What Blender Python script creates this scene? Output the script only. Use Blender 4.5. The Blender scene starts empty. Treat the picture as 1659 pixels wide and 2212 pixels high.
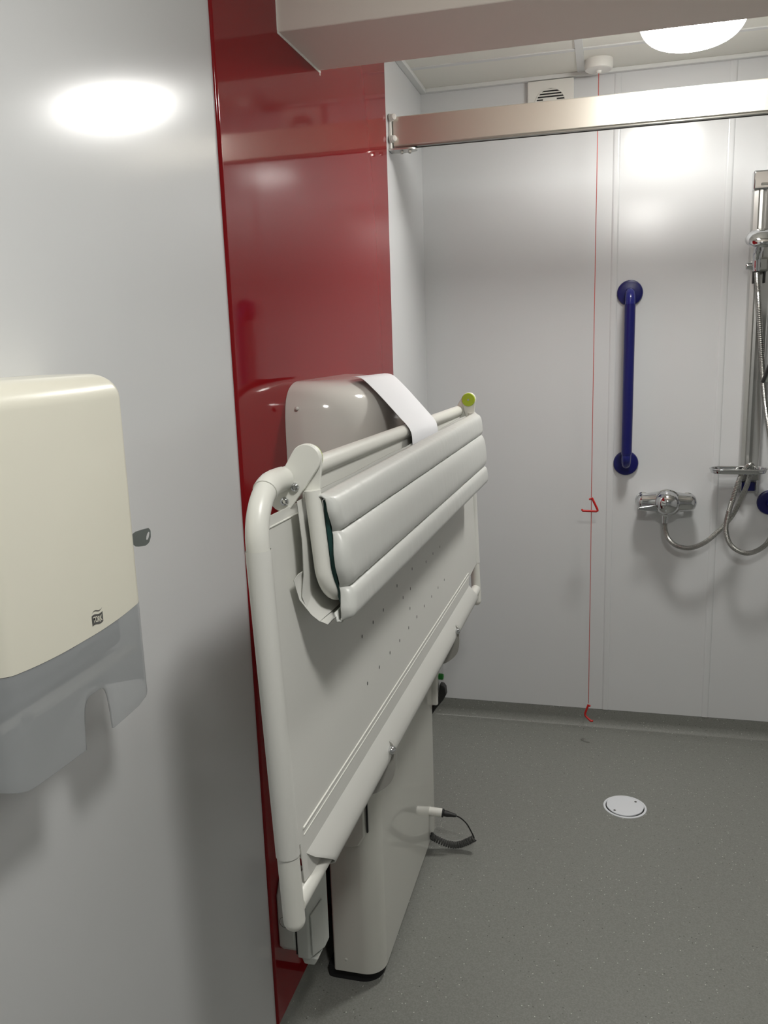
import bpy, bmesh, math, random
from mathutils import Vector, Matrix
random.seed(7)
PI = math.pi
S = bpy.context.scene
COL = S.collection

# ------------------------------------------------------------------ materials
def node_mat(name, col, rough=0.4, metal=0.0, spec=0.5, bump=0.0, bscale=200.0, alpha=1.0, trans=0.0, coat=0.0, var=0.0, vscale=6.0):
    m = bpy.data.materials.new(name); m.use_nodes = True
    nt = m.node_tree; b = nt.nodes['Principled BSDF']
    b.inputs['Base Color'].default_value = (*col, 1)
    b.inputs['Roughness'].default_value = rough
    b.inputs['Metallic'].default_value = metal
    b.inputs['Specular IOR Level'].default_value = spec
    b.inputs['Alpha'].default_value = alpha
    b.inputs['Transmission Weight'].default_value = trans
    b.inputs['Coat Weight'].default_value = coat
    if bump or var:
        tc = nt.nodes.new('ShaderNodeTexCoord')
    if bump:
        n = nt.nodes.new('ShaderNodeTexNoise'); n.inputs['Scale'].default_value = bscale
        n.inputs['Detail'].default_value = 3
        bp = nt.nodes.new('ShaderNodeBump'); bp.inputs['Strength'].default_value = bump; bp.inputs['Distance'].default_value = 0.002
        nt.links.new(tc.outputs['Object'], n.inputs['Vector'])
        nt.links.new(n.outputs['Fac'], bp.inputs['Height'])
        nt.links.new(bp.outputs['Normal'], b.inputs['Normal'])
    if var:
        n2 = nt.nodes.new('ShaderNodeTexNoise'); n2.inputs['Scale'].default_value = vscale; n2.inputs['Detail'].default_value = 4
        nt.links.new(tc.outputs['Object'], n2.inputs['Vector'])
        mx = nt.nodes.new('ShaderNodeMix'); mx.data_type = 'RGBA'
        mx.inputs[6].default_value = (*[c * (1 - var) for c in col], 1)
        mx.inputs[7].default_value = (*[min(1, c * (1 + var)) for c in col], 1)
        nt.links.new(n2.outputs['Fac'], mx.inputs[0]); nt.links.new(mx.outputs[2], b.inputs['Base Color'])
    return m

M = {}
M['wall'] = node_mat('white_wall_laminate', (0.69, 0.70, 0.71), 0.18, bump=0.02, bscale=900)
M['red'] = node_mat('red_gloss_laminate', (0.235, 0.009, 0.012), 0.06, spec=0.20, bump=0.012, bscale=9)
M['ceil'] = node_mat('ceiling_tile', (0.84, 0.83, 0.77), 0.9, bump=0.2, bscale=300)
M['tbar'] = node_mat('ceiling_grid_white', (0.74, 0.75, 0.74), 0.4)
M['plaster'] = node_mat('painted_beam', (0.87, 0.80, 0.73), 0.7, bump=0.1, bscale=250)
M['caulk'] = node_mat('white_sealant', (0.8, 0.78, 0.74), 0.4)
M['white'] = node_mat('white_powder_coat', (0.77, 0.77, 0.72), 0.33, bump=0.02, bscale=600)
M['cream'] = node_mat('cream_plastic', (0.82, 0.80, 0.69), 0.28, bump=0.02, bscale=700, coat=0.15)
M['sheet'] = node_mat('white_vinyl_sheet', (0.73, 0.73, 0.695), 0.5, bump=0.05, bscale=500)
M['pad'] = node_mat('white_padded_vinyl', (0.63, 0.64, 0.615), 0.36)
M['teal'] = node_mat('dark_green_backing', (0.006, 0.05, 0.045), 0.6, var=0.3)
M['lime'] = node_mat('lime_green_plastic', (0.42, 0.56, 0.02), 0.4, var=0.05)
M['chrome'] = node_mat('polished_chrome', (0.66, 0.67, 0.68), 0.07, metal=1)
M['steel'] = node_mat('dull_steel', (0.42, 0.42, 0.40), 0.3, metal=1)
M['alu'] = node_mat('satin_aluminium', (0.72, 0.72, 0.70), 0.32, metal=1)
M['rail'] = node_mat('champagne_aluminium', (0.86, 0.83, 0.76), 0.4, metal=1)
M['black'] = node_mat('black_rubber', (0.012, 0.012, 0.012), 0.5, var=0.3)
M['gap'] = node_mat('dark_gap', (0.008, 0.008, 0.009), 0.8, var=0.3)
M['gray'] = node_mat('pale_grey_plastic', (0.60, 0.62, 0.59), 0.42, bump=0.03, bscale=500)
M['column'] = node_mat('off_white_gloss_cover', (0.66, 0.66, 0.61), 0.055, bump=0.004, bscale=30)
M['hdry'] = node_mat('gloss_white_enamel', (0.72, 0.70, 0.66), 0.1, coat=0.3, bump=0.004, bscale=20)
M['blue'] = node_mat('navy_blue_plastic', (0.004, 0.005, 0.105), 0.3, var=0.1)
M['bluecap'] = node_mat('lighter_blue_plastic', (0.014, 0.018, 0.17), 0.2, var=0.1)
M['redplastic'] = node_mat('red_plastic', (0.50, 0.012, 0.010), 0.35, var=0.1)
M['cord'] = node_mat('orange_red_cord', (0.50, 0.05, 0.03), 0.6, var=0.2, vscale=60)
M['paper'] = node_mat('white_paper', (0.82, 0.83, 0.86), 0.8, bump=0.02, bscale=60)
M['green'] = node_mat('green_button', (0.015, 0.24, 0.03), 0.4, var=0.1)
M['key'] = node_mat('dark_metal_key', (0.19, 0.21, 0.205), 0.4, metal=0.3, var=0.1)
M['ink'] = node_mat('dark_grey_ink', (0.10, 0.10, 0.095), 0.5, var=0.1)
M['drain'] = node_mat('white_drain_cover', (0.80, 0.82, 0.86), 0.35, var=0.03)
M['ivory'] = node_mat('white_plastic', (0.78, 0.77, 0.73), 0.35, var=0.02)
M['smoke'] = node_mat('smoky_translucent_plastic', (0.50, 0.525, 0.545), 0.3, alpha=0.44, bump=0.02, bscale=500)
M['clear'] = node_mat('clear_film', (0.6, 0.6, 0.58), 0.1, alpha=0.09, var=0.05)
M['tab'] = node_mat('translucent_grey_flap', (0.42, 0.41, 0.38), 0.4, alpha=0.8, var=0.05)
M['panelgrey'] = node_mat('greenish_grey_panel', (0.20, 0.22, 0.20), 0.3, var=0.1)
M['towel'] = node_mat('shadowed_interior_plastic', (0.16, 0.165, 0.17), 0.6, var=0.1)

# quilting wrinkles on the padded cover
def add_wrinkles(m):
    nt = m.node_tree; b = nt.nodes['Principled BSDF']
    tc = nt.nodes.new('ShaderNodeTexCoord'); mp = nt.nodes.new('ShaderNodeMapping')
    mp.inputs['Scale'].default_value = (8, 26, 2.2)
    n = nt.nodes.new('ShaderNodeTexNoise'); n.inputs['Scale'].default_value = 1.6; n.inputs['Detail'].default_value = 4
    bp = nt.nodes.new('ShaderNodeBump'); bp.inputs['Strength'].default_value = 0.35; bp.inputs['Distance'].default_value = 0.006
    nt.links.new(tc.outputs['Object'], mp.inputs[0]); nt.links.new(mp.outputs[0], n.inputs['Vector'])
    nt.links.new(n.outputs['Fac'], bp.inputs['Height']); nt.links.new(bp.outputs['Normal'], b.inputs['Normal'])
add_wrinkles(M['pad'])

# speckled safety vinyl for the floor
def floor_mat():
    m = bpy.data.materials.new('speckled_grey_vinyl'); m.use_nodes = True
    nt = m.node_tree; b = nt.nodes['Principled BSDF']; L = nt.links.new
    tc = nt.nodes.new('ShaderNodeTexCoord')
    n = nt.nodes.new('ShaderNodeTexNoise'); n.inputs['Scale'].default_value = 260; n.inputs['Detail'].default_value = 2
    r = nt.nodes.new('ShaderNodeValToRGB')
    r.color_ramp.elements[0].position = 0.35; r.color_ramp.elements[0].color = (0.21, 0.215, 0.198, 1)
    r.color_ramp.elements[1].position = 0.68; r.color_ramp.elements[1].color = (0.265, 0.27, 0.25, 1)
    L(tc.outputs['Object'], n.inputs['Vector']); L(n.outputs['Fac'], r.inputs[0])
    def flecks(scale, cut, col, prev):
        v = nt.nodes.new('ShaderNodeTexVoronoi'); v.inputs['Scale'].default_value = scale
        L(tc.outputs['Object'], v.inputs['Vector'])
        lt = nt.nodes.new('ShaderNodeMath'); lt.operation = 'LESS_THAN'; lt.inputs[1].default_value = 0.17
        L(v.outputs['Distance'], lt.inputs[0])
        sp = nt.nodes.new('ShaderNodeSeparateColor'); L(v.outputs['Color'], sp.inputs[0])
        gt = nt.nodes.new('ShaderNodeMath'); gt.operation = 'GREATER_THAN'; gt.inputs[1].default_value = cut
        L(sp.outputs[0], gt.inputs[0])
        mu = nt.nodes.new('ShaderNodeMath'); mu.operation = 'MULTIPLY'; L(lt.outputs[0], mu.inputs[0]); L(gt.outputs[0], mu.inputs[1])
        mx = nt.nodes.new('ShaderNodeMix'); mx.data_type = 'RGBA'; mx.inputs[7].default_value = col
        L(mu.outputs[0], mx.inputs[0]); L(prev, mx.inputs[6]); return mx.outputs[2]
    o = flecks(120, 0.86, (0.62, 0.62, 0.58, 1), r.outputs[0])
    o = flecks(100, 0.90, (0.10, 0.10, 0.09, 1), o)
    L(o, b.inputs['Base Color'])
    b.inputs['Roughness'].default_value = 0.42; b.inputs['Specular IOR Level'].default_value = 0.4
    bp = nt.nodes.new('ShaderNodeBump'); bp.inputs['Strength'].default_value = 0.12; bp.inputs['Distance'].default_value = 0.001
    L(n.outputs['Fac'], bp.inputs['Height']); L(bp.outputs['Normal'], b.inputs['Normal'])
    return m
M['floor'] = floor_mat()

def lamp_mat(strength, flank):
    m = bpy.data.materials.new('lit_opal_diffuser'); m.use_nodes = True
    nt = m.node_tree; nt.nodes.remove(nt.nodes['Principled BSDF'])
    tc = nt.nodes.new('ShaderNodeTexCoord'); sx = nt.nodes.new('ShaderNodeSeparateXYZ'); cx = nt.nodes.new('ShaderNodeCombineXYZ')
    ln = nt.nodes.new('ShaderNodeVectorMath'); ln.operation = 'LENGTH'
    mr = nt.nodes.new('ShaderNodeMapRange'); mr.interpolation_type = 'SMOOTHSTEP'
    mr.inputs[1].default_value = 0.10; mr.inputs[2].default_value = 0.138; mr.inputs[3].default_value = strength; mr.inputs[4].default_value = strength*flank
    e = nt.nodes.new('ShaderNodeEmission'); e.inputs[0].default_value = (1.0, 0.985, 0.94, 1)
    L = nt.links.new
    L(tc.outputs['Object'], sx.inputs[0]); L(sx.outputs[0], cx.inputs[0]); L(sx.outputs[1], cx.inputs[1]); L(cx.outputs[0], ln.inputs[0])
    L(ln.outputs['Value'], mr.inputs[0]); L(mr.outputs[0], e.inputs[1])
    L(e.outputs[0], nt.nodes['Material Output'].inputs[0])
    return m

# ------------------------------------------------------------------ mesh helpers
class MB:
    def __init__(s): s.bm = bmesh.new()
    def box(s, lo, hi):
        vs = [s.bm.verts.new((x, y, z)) for x in (lo[0], hi[0]) for y in (lo[1], hi[1]) for z in (lo[2], hi[2])]
        for f in ((0,1,3,2),(4,6,7,5),(0,4,5,1),(2,3,7,6),(0,2,6,4),(1,5,7,3)): s.bm.faces.new([vs[i] for i in f])
        return s
    def grid(s, rows, close_u=False, close_v=False):
        V = [[s.bm.verts.new(p) for p in r] for r in rows]
        nr, nc = len(V), len(V[0])
        for i in range(nr if close_v else nr - 1):
            for j in range(nc if close_u else nc - 1):
                q = [V[i][j], V[i][(j+1) % nc], V[(i+1) % nr][(j+1) % nc], V[(i+1) % nr][j]]
                try: s.bm.faces.new(q)
                except ValueError: pass
        return V
    def tube(s, pts, r, n=14, caps=True, round_ends=False):
        pts = [Vector(p) for p in pts]; N = len(pts)
        rad = r if isinstance(r, (list, tuple)) else [r] * N
        T = []
        for i in range(N):
            a = pts[max(0, i-1)]; b = pts[min(N-1, i+1)]; T.append((b - a).normalized())
        up = Vector((0, 0, 1)) if abs(T[0].z) < 0.9 else Vector((1, 0, 0))
        u = T[0].cross(up).normalized(); rows = []
        seq = []
        for i in range(N):
            u = (u - T[i] * u.dot(T[i])).normalized(); v = T[i].cross(u)
            seq.append((pts[i], rad[i], u.copy(), v, T[i]))
        if round_ends:
            a = seq[0]; b = seq[-1]
            pre = [(a[0] - a[4]*a[1]*math.sin(t), a[1]*math.cos(t), a[2], a[3], a[4]) for t in (1.35, 1.0, 0.6, 0.3)]
            post = [(b[0] + b[4]*b[1]*math.sin(t), b[1]*math.cos(t), b[2], b[3], b[4]) for t in (0.3, 0.6, 1.0, 1.35)]
            seq = pre + seq + post
        for (c, rr, u, v, t) in seq:
            rows.append([c + (u*math.cos(2*PI*k/n) + v*math.sin(2*PI*k/n)) * rr for k in range(n)])
        V = s.grid(rows, close_u=True)
        if caps or round_ends:
            s.bm.faces.new(V[0][::-1]); s.bm.faces.new(V[-1])
        return s
    def lathe(s, prof, centre, axis='Z', n=40, caps=True):
        c = Vector(centre)
        if isinstance(axis, str): axis = {'X': (1,0,0), 'Y': (0,1,0), 'Z': (0,0,1), '-X': (-1,0,0), '-Y': (0,-1,0), '-Z': (0,0,-1)}[axis]
        a = Vector(axis).normalized()
        up = Vector((0,0,1)) if abs(a.z) < 0.9 else Vector((1,0,0))
        u = a.cross(up).normalized(); v = a.cross(u)
        rows = [[c + a*h + (u*math.cos(2*PI*k/n) + v*math.sin(2*PI*k/n))*max(r, 1e-5) for k in range(n)] for (r, h) in prof]
        V = s.grid(rows, close_u=True)
        if caps:
            s.bm.faces.new(V[0][::-1]); s.bm.faces.new(V[-1])
        return s
    def prism(s, poly, d):
        """closed polygon (list of 3-D points) extruded along vector d"""
        d = Vector(d); a = [s.bm.verts.new(p) for p in poly]; b = [s.bm.verts.new(Vector(p) + d) for p in poly]
        s.bm.faces.new(a[::-1]); s.bm.faces.new(b); n = len(poly)
        for i in range(n): s.bm.faces.new([a[i], a[(i+1) % n], b[(i+1) % n], b[i]])
        return s
    def build(s, name, mat, parent=None, bevel=0.0, seg=2, smooth=40, solid=0.0):
        bmesh.ops.recalc_face_normals(s.bm, faces=s.bm.faces)
        off = Vector((0, 0, 0)); p = parent
        while p is not None: off += p.location; p = p.parent
        bmesh.ops.translate(s.bm, verts=s.bm.verts, vec=-off)
        me = bpy.data.meshes.new(name); s.bm.to_mesh(me); s.bm.free()
        me.materials.append(mat)
        o = bpy.data.objects.new(name, me); COL.objects.link(o)
        if parent is not None: o.parent = parent
        for f in me.polygons: f.use_smooth = True
        me.set_sharp_from_angle(angle=math.radians(smooth))
        if solid:
            md = o.modifiers.new('solid', 'SOLIDIFY'); md.thickness = solid; md.offset = 0
        if bevel:
            md = o.modifiers.new("bevel", 'BEVEL'); md.width = bevel; md.segments = seg; md.limit_method = 'ANGLE'
            md.angle_limit = math.radians(35); md.harden_normals = False
        wn = o.modifiers.new('weighted', 'WEIGHTED_NORMAL'); wn.keep_sharp = True; wn.weight = 70
        return o

def spline(P, n=12):
    P = [Vector(p) for p in P]; Q = [2*P[0]-P[1]] + P + [2*P[-1]-P[-2]]; out = []
    for i in range(1, len(Q)-2):
        a, b, c, d = Q[i-1:i+3]
        for k in range(n):
            t = k/n
            out.append(0.5*((2*b) + (c-a)*t + (2*a-5*b+4*c-d)*t*t + (3*b-a-3*c+d)*t**3))
    out.append(P[-1]); return out

def arc(c, r, u, v, a0, a1, n=10):
    c, u, v = Vector(c), Vector(u), Vector(v)
    return [c + u*r*math.cos(a0+(a1-a0)*k/n) + v*r*math.sin(a0+(a1-a0)*k/n) for k in range(n+1)]

def tag(o, label, cat, group=None):
    o['label'] = label; o['category'] = cat
    if group: o['group'] = group
    return o
def thing(name, loc, label, cat, group=None):
    o = bpy.data.objects.new(name, None); COL.objects.link(o); o.location = loc; o.empty_display_size = 0.05
    return tag(o, label, cat, group)
def struct(o): o['kind'] = 'structure'; return o
def dup_tree(o, parent=None):
    c = o.copy(); COL.objects.link(c)
    if parent is not None: c.parent = parent
    for ch in list(o.children): dup_tree(ch, c)
    return c

# ------------------------------------------------------------------ the room
WX, WY, RX, NY = -0.685, 3.292, 2.35, -2.2      # left wall, far wall, right wall, near wall
FZ, CZ = -0.09, 2.40                              # floor, ceiling
T = 0.10
struct(MB().box((WX-T, NY-T, 0), (WX, WY+T, CZ+T)).build('wall_left', M['wall']))
struct(MB().box((WX, WY, 0), (RX, WY+T, CZ+T)).build('wall_far', M['wall']))
struct(MB().box((RX, NY-T, FZ), (RX+T, WY+T, CZ+T)).build('wall_right', M['wall']))
struct(MB().box((WX, NY-T, FZ), (RX, NY, CZ+T)).build('wall_near', M['wall']))
# vinyl floor turned up the walls in a cove
def cove(n=10, r=0.05):
    pts = [(0.0, 0.0)]                                       # (distance from wall, z)
    pts = [(0.001, 0.0)] + [(r - r*math.cos(t*PI/2/n), FZ + r - r*math.sin(t*PI/2/n)) for t in range(n+1)]
    return pts
fl = MB(); cv = cove()
rows = []
for d, z in cv: rows.append([(WX+d, NY, z), (WX+d, WY-d, z), (RX, WY-d, z)])
# two strips: left wall then far wall, mitred
fl.grid([[(WX+d, NY, z) for d, z in cv], [(WX+d, WY-d, z) for d, z in cv], [(RX, WY-d, z) for d, z in cv]])
e = cv[-1][0]
fl.grid([[(WX+e, NY, FZ), (RX, NY, FZ)], [(WX+e, WY-e, FZ), (RX, WY-e, FZ)]])
fl.box((WX-T, NY-T, FZ-0.08), (RX+T, WY+T, FZ-0.02))
bmesh.ops.remove_doubles(fl.bm, verts=fl.bm.verts, dist=1e-5)
struct(fl.build('floor', M['floor'], smooth=60))

struct(MB().box((WX-T, NY-T, CZ), (RX+T, WY+T, CZ+T)).build('ceiling', M['ceil']))
# dropped beam across the room
struct(MB().box((WX, 1.810, 2.132), (RX, 2.080, CZ)).build('ceiling_beam', M['plaster'], bevel=0.002))
cb = MB()
cb.tube([(WX+0.004, 1.808, CZ), (WX+0.004, 1.808, 2.134)], 0.0035, 8)
cb.tube([(WX+0.004, 1.806, 2.132), (WX+0.004, 2.084, 2.130)], 0.0042, 8)
cb.tube([(WX+0.004, 2.082, 2.122), (WX+0.004, 2.082, CZ)], 0.0035, 8)
struct(cb.build('trim_1', M['caulk']))
# ceiling grid
g = MB(); g.box((-0.116, 2.08, CZ-0.004), (-0.090, WY-0.022, CZ+0.001)); struct(g.build('trim_2', M['tbar'], bevel=0.001))
g = MB(); g.box((WX+0.022, 3.020, CZ-0.0035), (-0.116, 3.043, CZ+0.001)); struct(g.build('trim_3', M['tbar'], bevel=0.001))
g = MB(); g.box((-0.090, 3.020, CZ-0.0035), (RX, 3.043, CZ+0.001)); struct(g.build('trim_4', M['tbar'], bevel=0.001))
g = MB(); g.box((WX, 2.08, CZ-0.014), (WX+0.024, WY, CZ)); struct(g.build('trim_5', M['tbar'], bevel=0.002))
g = MB(); g.box((WX+0.024, WY-0.022, CZ-0.014), (RX, WY, CZ)); struct(g.build('trim_6', M['tbar'], bevel=0.002))
# joint strips of the far wall cladding
for i, x in enumerate((0.023, 0.402)):
    s = MB(); w = 0.0125
    pr = [(-w, 0), (-w+0.002, 0.0028), (-w*0.4, 0.0042), (w*0.4, 0.0042), (w-0.002, 0.0028), (w, 0)]
    s.grid([[(x+a, WY-b, 0.001) for a, b in pr], [(x+a, WY-b, CZ-0.014) for a, b in pr]])
    struct(s.build('trim_%d' % (7+i), M['wall'], smooth=60))

# red panel, edges rolled back to the wall
rp = MB(); y0, y1 = 1.488, 2.730; t = 0.006; r = 0.006
pr = [(WX+0.0002, y0)] + [(WX + t - r + r*math.sin(a), y0 + r - r*math.cos(a)) for a in (0.3, 0.7, 1.1, PI/2)]
pr += [(WX + t - r + r*math.sin(a), y1 - r + r*math.cos(a)) for a in (PI/2, 1.1, 0.7, 0.3)] + [(WX+0.0002, y1)]
rp.grid([[(x, y, 0.0) for x, y in pr], [(x, y, CZ) for x, y in pr]])
o = rp.build('wall_panel', M['red'], smooth=30)
tag(o, 'tall glossy red cladding panel on the left wall, behind the folded bench', 'wall panel')
FX = WX + t           # face of the red panel

# ------------------------------------------------------------------ paper towel dispenser
DY0, DY1, DXF = 0.655, 0.942, -0.583
DZB, DZT = 1.034, 1.460
t_disp = thing('paper_towel_dispenser', (WX, 0.80, DZB), 'cream paper towel dispenser with a smoky grey lower half on the left wall', 'dispenser')
def disp_plan(n_c=10, n_f=150, inset=0.0):
    rc = 0.034; P = []
    x0 = WX + 0.0003; xf = DXF - inset; a, b = DY0 + inset, DY1 - inset
    P.append((x0, a))
    for k in range(n_c+1):
        tt = PI/2*k/n_c; P.append((xf - rc + rc*math.sin(tt), a + rc - rc*math.cos(tt)))
    for k in range(1, n_f): P.append((xf, a + rc + (b - a - 2*rc)*k/n_f))
    for k in range(n_c, -1, -1):
        tt = PI/2*k/n_c; rr = 0.016
        P.append((xf - rr + rr*math.sin(tt), b - rr + rr*math.cos(tt)))
    P.append((x0, b)); return P
def bulge(y): return 0.004*(1 - ((y-0.80)/0.145)**2)
def divz(x, y): return 1.158 + 0.55*max(0, abs(y-0.80)-0.02)**2 + 0.02*max(0, (DXF-x)/0.1)
def botz(x, y):
    z = DZB - 0.004*(1-((y-0.80)/0.15)**2)
    if x > DXF - 0.04: z += 0.020*max(0, (y-0.915)/0.027)**2 + 0.014*max(0, (0.70-y)/0.045)**2
    if x > DXF - 0.05:                        # hand notch in the middle of the lower edge
        h = 0.028; d = abs(y - 0.815)
        if d < h: z += 0.060*(1 - (d/h)**5)**0.5
    return z
up = MB(); base = disp_plan(); rows = []
for k in range(7):
    row = []
    for x, y in base:
        zd = divz(x, y); zz = zd + (DZT-0.03-zd)*k/6; row.append((x + (bulge(y) if x > DXF-0.02 else 0), y, zz))
    rows.append(row)
for k in range(1, 9):
    a = PI/2*k/8; ins = 0.026*(1-math.cos(a)); pl = disp_plan(inset=ins)
    rows.append([(x + (bulge(y) if x > DXF-0.05 else 0)*(1-0.5*k/8), y, DZT-0.03+0.03*math.sin(a)) for x, y in pl])
V = up.grid(rows); up.bm.faces.new(V[-1])
cover = up.build('cover', M['cream'], t_disp, smooth=50)
lo = MB(); rows = []
for k in range(9):
    row = []
    for x, y in base:
        zb, zd = botz(x, y), divz(x, y) - 0.0006; row.append((x + (bulge(y) if x > DXF-0.02 else 0) - 0.0012*(x > WX+0.01), y, zb + (zd-zb)*k/8))
    rows.append(row)
lo.grid(rows); ls = lo.build('lower_shell', M['smoke'], t_disp, smooth=50, solid=0.0025); ls['label'] = 'smoky grey translucent lower half with a hand notch'
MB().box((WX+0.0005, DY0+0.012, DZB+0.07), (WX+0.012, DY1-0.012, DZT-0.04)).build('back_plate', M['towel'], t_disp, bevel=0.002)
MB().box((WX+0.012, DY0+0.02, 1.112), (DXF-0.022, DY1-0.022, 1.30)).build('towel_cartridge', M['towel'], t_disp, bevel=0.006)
tr = MB(); tr.box((DXF-0.018, DY0+0.060, 1.100), (DXF-0.004, DY1-0.016, 1.109)); tr.box((DXF-0.05, DY0+0.03, 1.094), (DXF-0.022, DY1-0.02, 1.100))
tr.build('inner_tray', M['ivory'], t_disp, bevel=0.001)
# logo: a dark flag with knocked-out letters and two strokes above it
def logo_pt(u, v, out):    # u along the wall, v up (metres), on the bulged face
    y = 0.8225 + u; return (DXF + bulge(y) + out, y, 1.1685 + v)
def wave(u): return 0.0011*math.sin((u/0.0215)*2*PI*0.9 + 0.4)
lg = MB(); n = 12; W, Hh = 0.0225, 0.0125
lg.grid([[logo_pt(W*k/n, wave(W*k/n), 0.0003) for k in range(n+1)], [logo_pt(W*k/n, Hh + wave(W*k/n), 0.0003) for k in range(n+1)]])
for base_v, th in ((0.0148, 0.0013),):
    lg.grid([[logo_pt(W*(0.05+0.95*k/n), base_v + 1.6*wave(W*k/n) + 0.002*k/n, 0.0003) for k in range(n+1)],
             [logo_pt(W*(0.05+0.95*k/n), base_v + th*math.sin(PI*k/n)+0.0002 + 1.6*wave(W*k/n) + 0.002*k/n, 0.0003) for k in range(n+1)]])
badge = lg.build('logo_badge', M['ink'], cover); badge['label'] = 'small dark flag logo'
fc = bpy.data.curves.new('logo_lettering', 'FONT'); fc.body = 'TORK'; fc.size = 0.0082; fc.space_character = 0.92; fc.offset = 0.00018
fo = bpy.data.objects.new('tmp_text', fc); COL.objects.link(fo)
dg = bpy.context.evaluated_depsgraph_get(); me = bpy.data.meshes.new_from_object(fo.evaluated_get(dg)); bpy.data.objects.remove(fo)
xs = [v.co.x for v in me.vertices]; sc = (W-0.004)/(max(xs)-min(xs)); mn = min(xs)
offw = t_disp.location
for v in me.vertices:
    u = 0.002 + (v.co.x-mn)*sc; p = logo_pt(u, 0.0028 + v.co.y*1.25 + wave(u), 0.0006); v.co = Vector(p) - offw
me.name = 'logo_lettering'; me.materials.clear(); me.materials.append(M['cream'])
lt = bpy.data.objects.new('logo_lettering', me); COL.objects.link(lt); lt.parent = cover; lt['label'] = 'cream letters TORK'

# key left in the dispenser's lock
kt = thing('key', (-0.60, DY1, 1.243), 'small dark metal key sticking out of the side of the towel dispenser', 'key')
kb = MB(); kp = []; c = Vector((-0.588, DY1+0.021, 1.243))
outline = [(-0.021, -0.005), (-0.021, 0.004), (-0.014, 0.0095), (0.0, 0.0115), (0.012, 0.0125), (0.015, 0.009), (0.0145, 0.0), (0.011, -0.007), (0.005, -0.0105), (-0.012, -0.0105)]
# flat bow standing square to the wall, with a slot through it
ax, up_ = Vector((0.82, 0.57, 0.02)), Vector((0, 0, 1)); nrm = ax.cross(up_).normalized()
outer = [c + ax*a*0.72 + up_*b for a, b in outline]
slot = [c + ax*(0.0068 + 0.0018*math.cos(2*PI*k/10)) + up_*(0.002 + 0.0058*math.sin(2*PI*k/10)) + ax*0.0016*math.sin(2*PI*k/10) for k in range(10)]
def ring_with_hole(mb, outer, hole, d):
    d = Vector(d)
    n = len(outer); m = len(hole)
    oc = sum(outer, Vector())/n
    ang = lambda p: math.atan2((p-hc).dot(up_), (p-hc).dot(ax))
    hc = sum(hole, Vector())/m
    A = sorted(outer, key=ang); 
    K = 40; O = []; H = []
    def sample(poly, th):
        best = None; dirv = ax*math.cos(th) + up_*math.sin(th)
        for i in range(len(poly)):
            p, q = poly[i]-hc, poly[(i+1) % len(poly)]-hc
            px, py, qx, qy = p.dot(ax), p.dot(up_), q.dot(ax), q.dot(up_)
            ex, ey = qx-px, qy-py; dx, dy = math.cos(th), math.sin(th); den = dx*ey-dy*ex
            if abs(den) < 1e-12: continue
            tt = (px*ey-py*ex)/den; ss = (px*dy-py*dx)/den
            if tt > 0 and -1e-6 <= ss <= 1+1e-6: best = tt if best is None else max(best, tt)
        return hc + dirv*(best or 0.001)
    for k in range(K):
        th = 2*PI*k/K; O.append(sample(outer, th)); H.append(sample(hole, th))
    mb.grid([[p-d/2 for p in O], [p-d/2 for p in H], [p+d/2 for p in H], [p+d/2 for p in O]], close_u=True, close_v=True)
ring_with_hole(kb, outer, slot, nrm*0.0022); kb.build('bow', M['key'], kt, smooth=30)
MB().box((-0.603, DY1-0.004, 1.2395), (-0.5995, DY1+0.013, 1.2465)).build('blade', M['key'], kt)

# ------------------------------------------------------------------ hand dryer on the red panel
hd = thing('hand_dryer', (FX, 2.0, 1.15), 'glossy white hand dryer on the red panel, partly under a sheet of paper', 'hand dryer')
def dryer_pt(th, z):
    # plan: a rounded dome out of the wall; the outline shrinks near the top
    zc, hz = 1.262, 0.146
    w = max(0.0, 1 - abs((z-zc)/hz)**4.5)**(1/3.0)
    a, d = 0.275*(0.55+0.45*w), 0.192*w
    yc = 2.003
    c, s_ = math.cos(th), math.sin(th); n = 2.7
    return (FX + 0.0005 + d*abs(s_)**(2/n), yc - a*math.copysign(abs(c)**(2/n), c), z)
db = MB(); rows = []; zs = [1.120, 1.16, 1.2, 1.24, 1.28, 1.31, 1.335, 1.355, 1.37, 1.38, 1.388, 1.394, 1.399, 1.4025, 1.405, 1.4065, 1.4076]
for z in zs: rows.append([dryer_pt(PI*k/48, z) for k in range(49)])
V = db.grid(rows); db.bm.faces.new(V[-1]); db.bm.faces.new(V[0][::-1])
db.build('housing', M['hdry'], hd, smooth=60)
MB().lathe([(0.004, -0.004), (0.004, 0.0015), (0.003, 0.003), (0.001, 0.0036)], (-0.650, 1.7285, 1.352), '-Y', 16).build('screw', M['ivory'], hd)

# ------------------------------------------------------------------ folded changing bench
BY0, BY1 = 1.000, 2.775
def zz(y, z): return z - (y-1.0)*(0.019 + 0.008*(1.3-z)/0.62)
EYE = Vector((0, 0, 1.4842))
def K(p, s_): return EYE + (Vector(p) - EYE)*s_
BS, GS = 0.985, 0.948
def B(y, z, out=0.0):
    w = zz(y, z); return K((-0.443 + 0.036*(1.28-w), y, w), BS) + Vector((out, 0, 0))
bench = thing('changing_bench', (FX+0.05, 2.07, FZ), 'white tube-framed adult changing bench folded up against the red panel on its lift column', 'changing bench')
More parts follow.
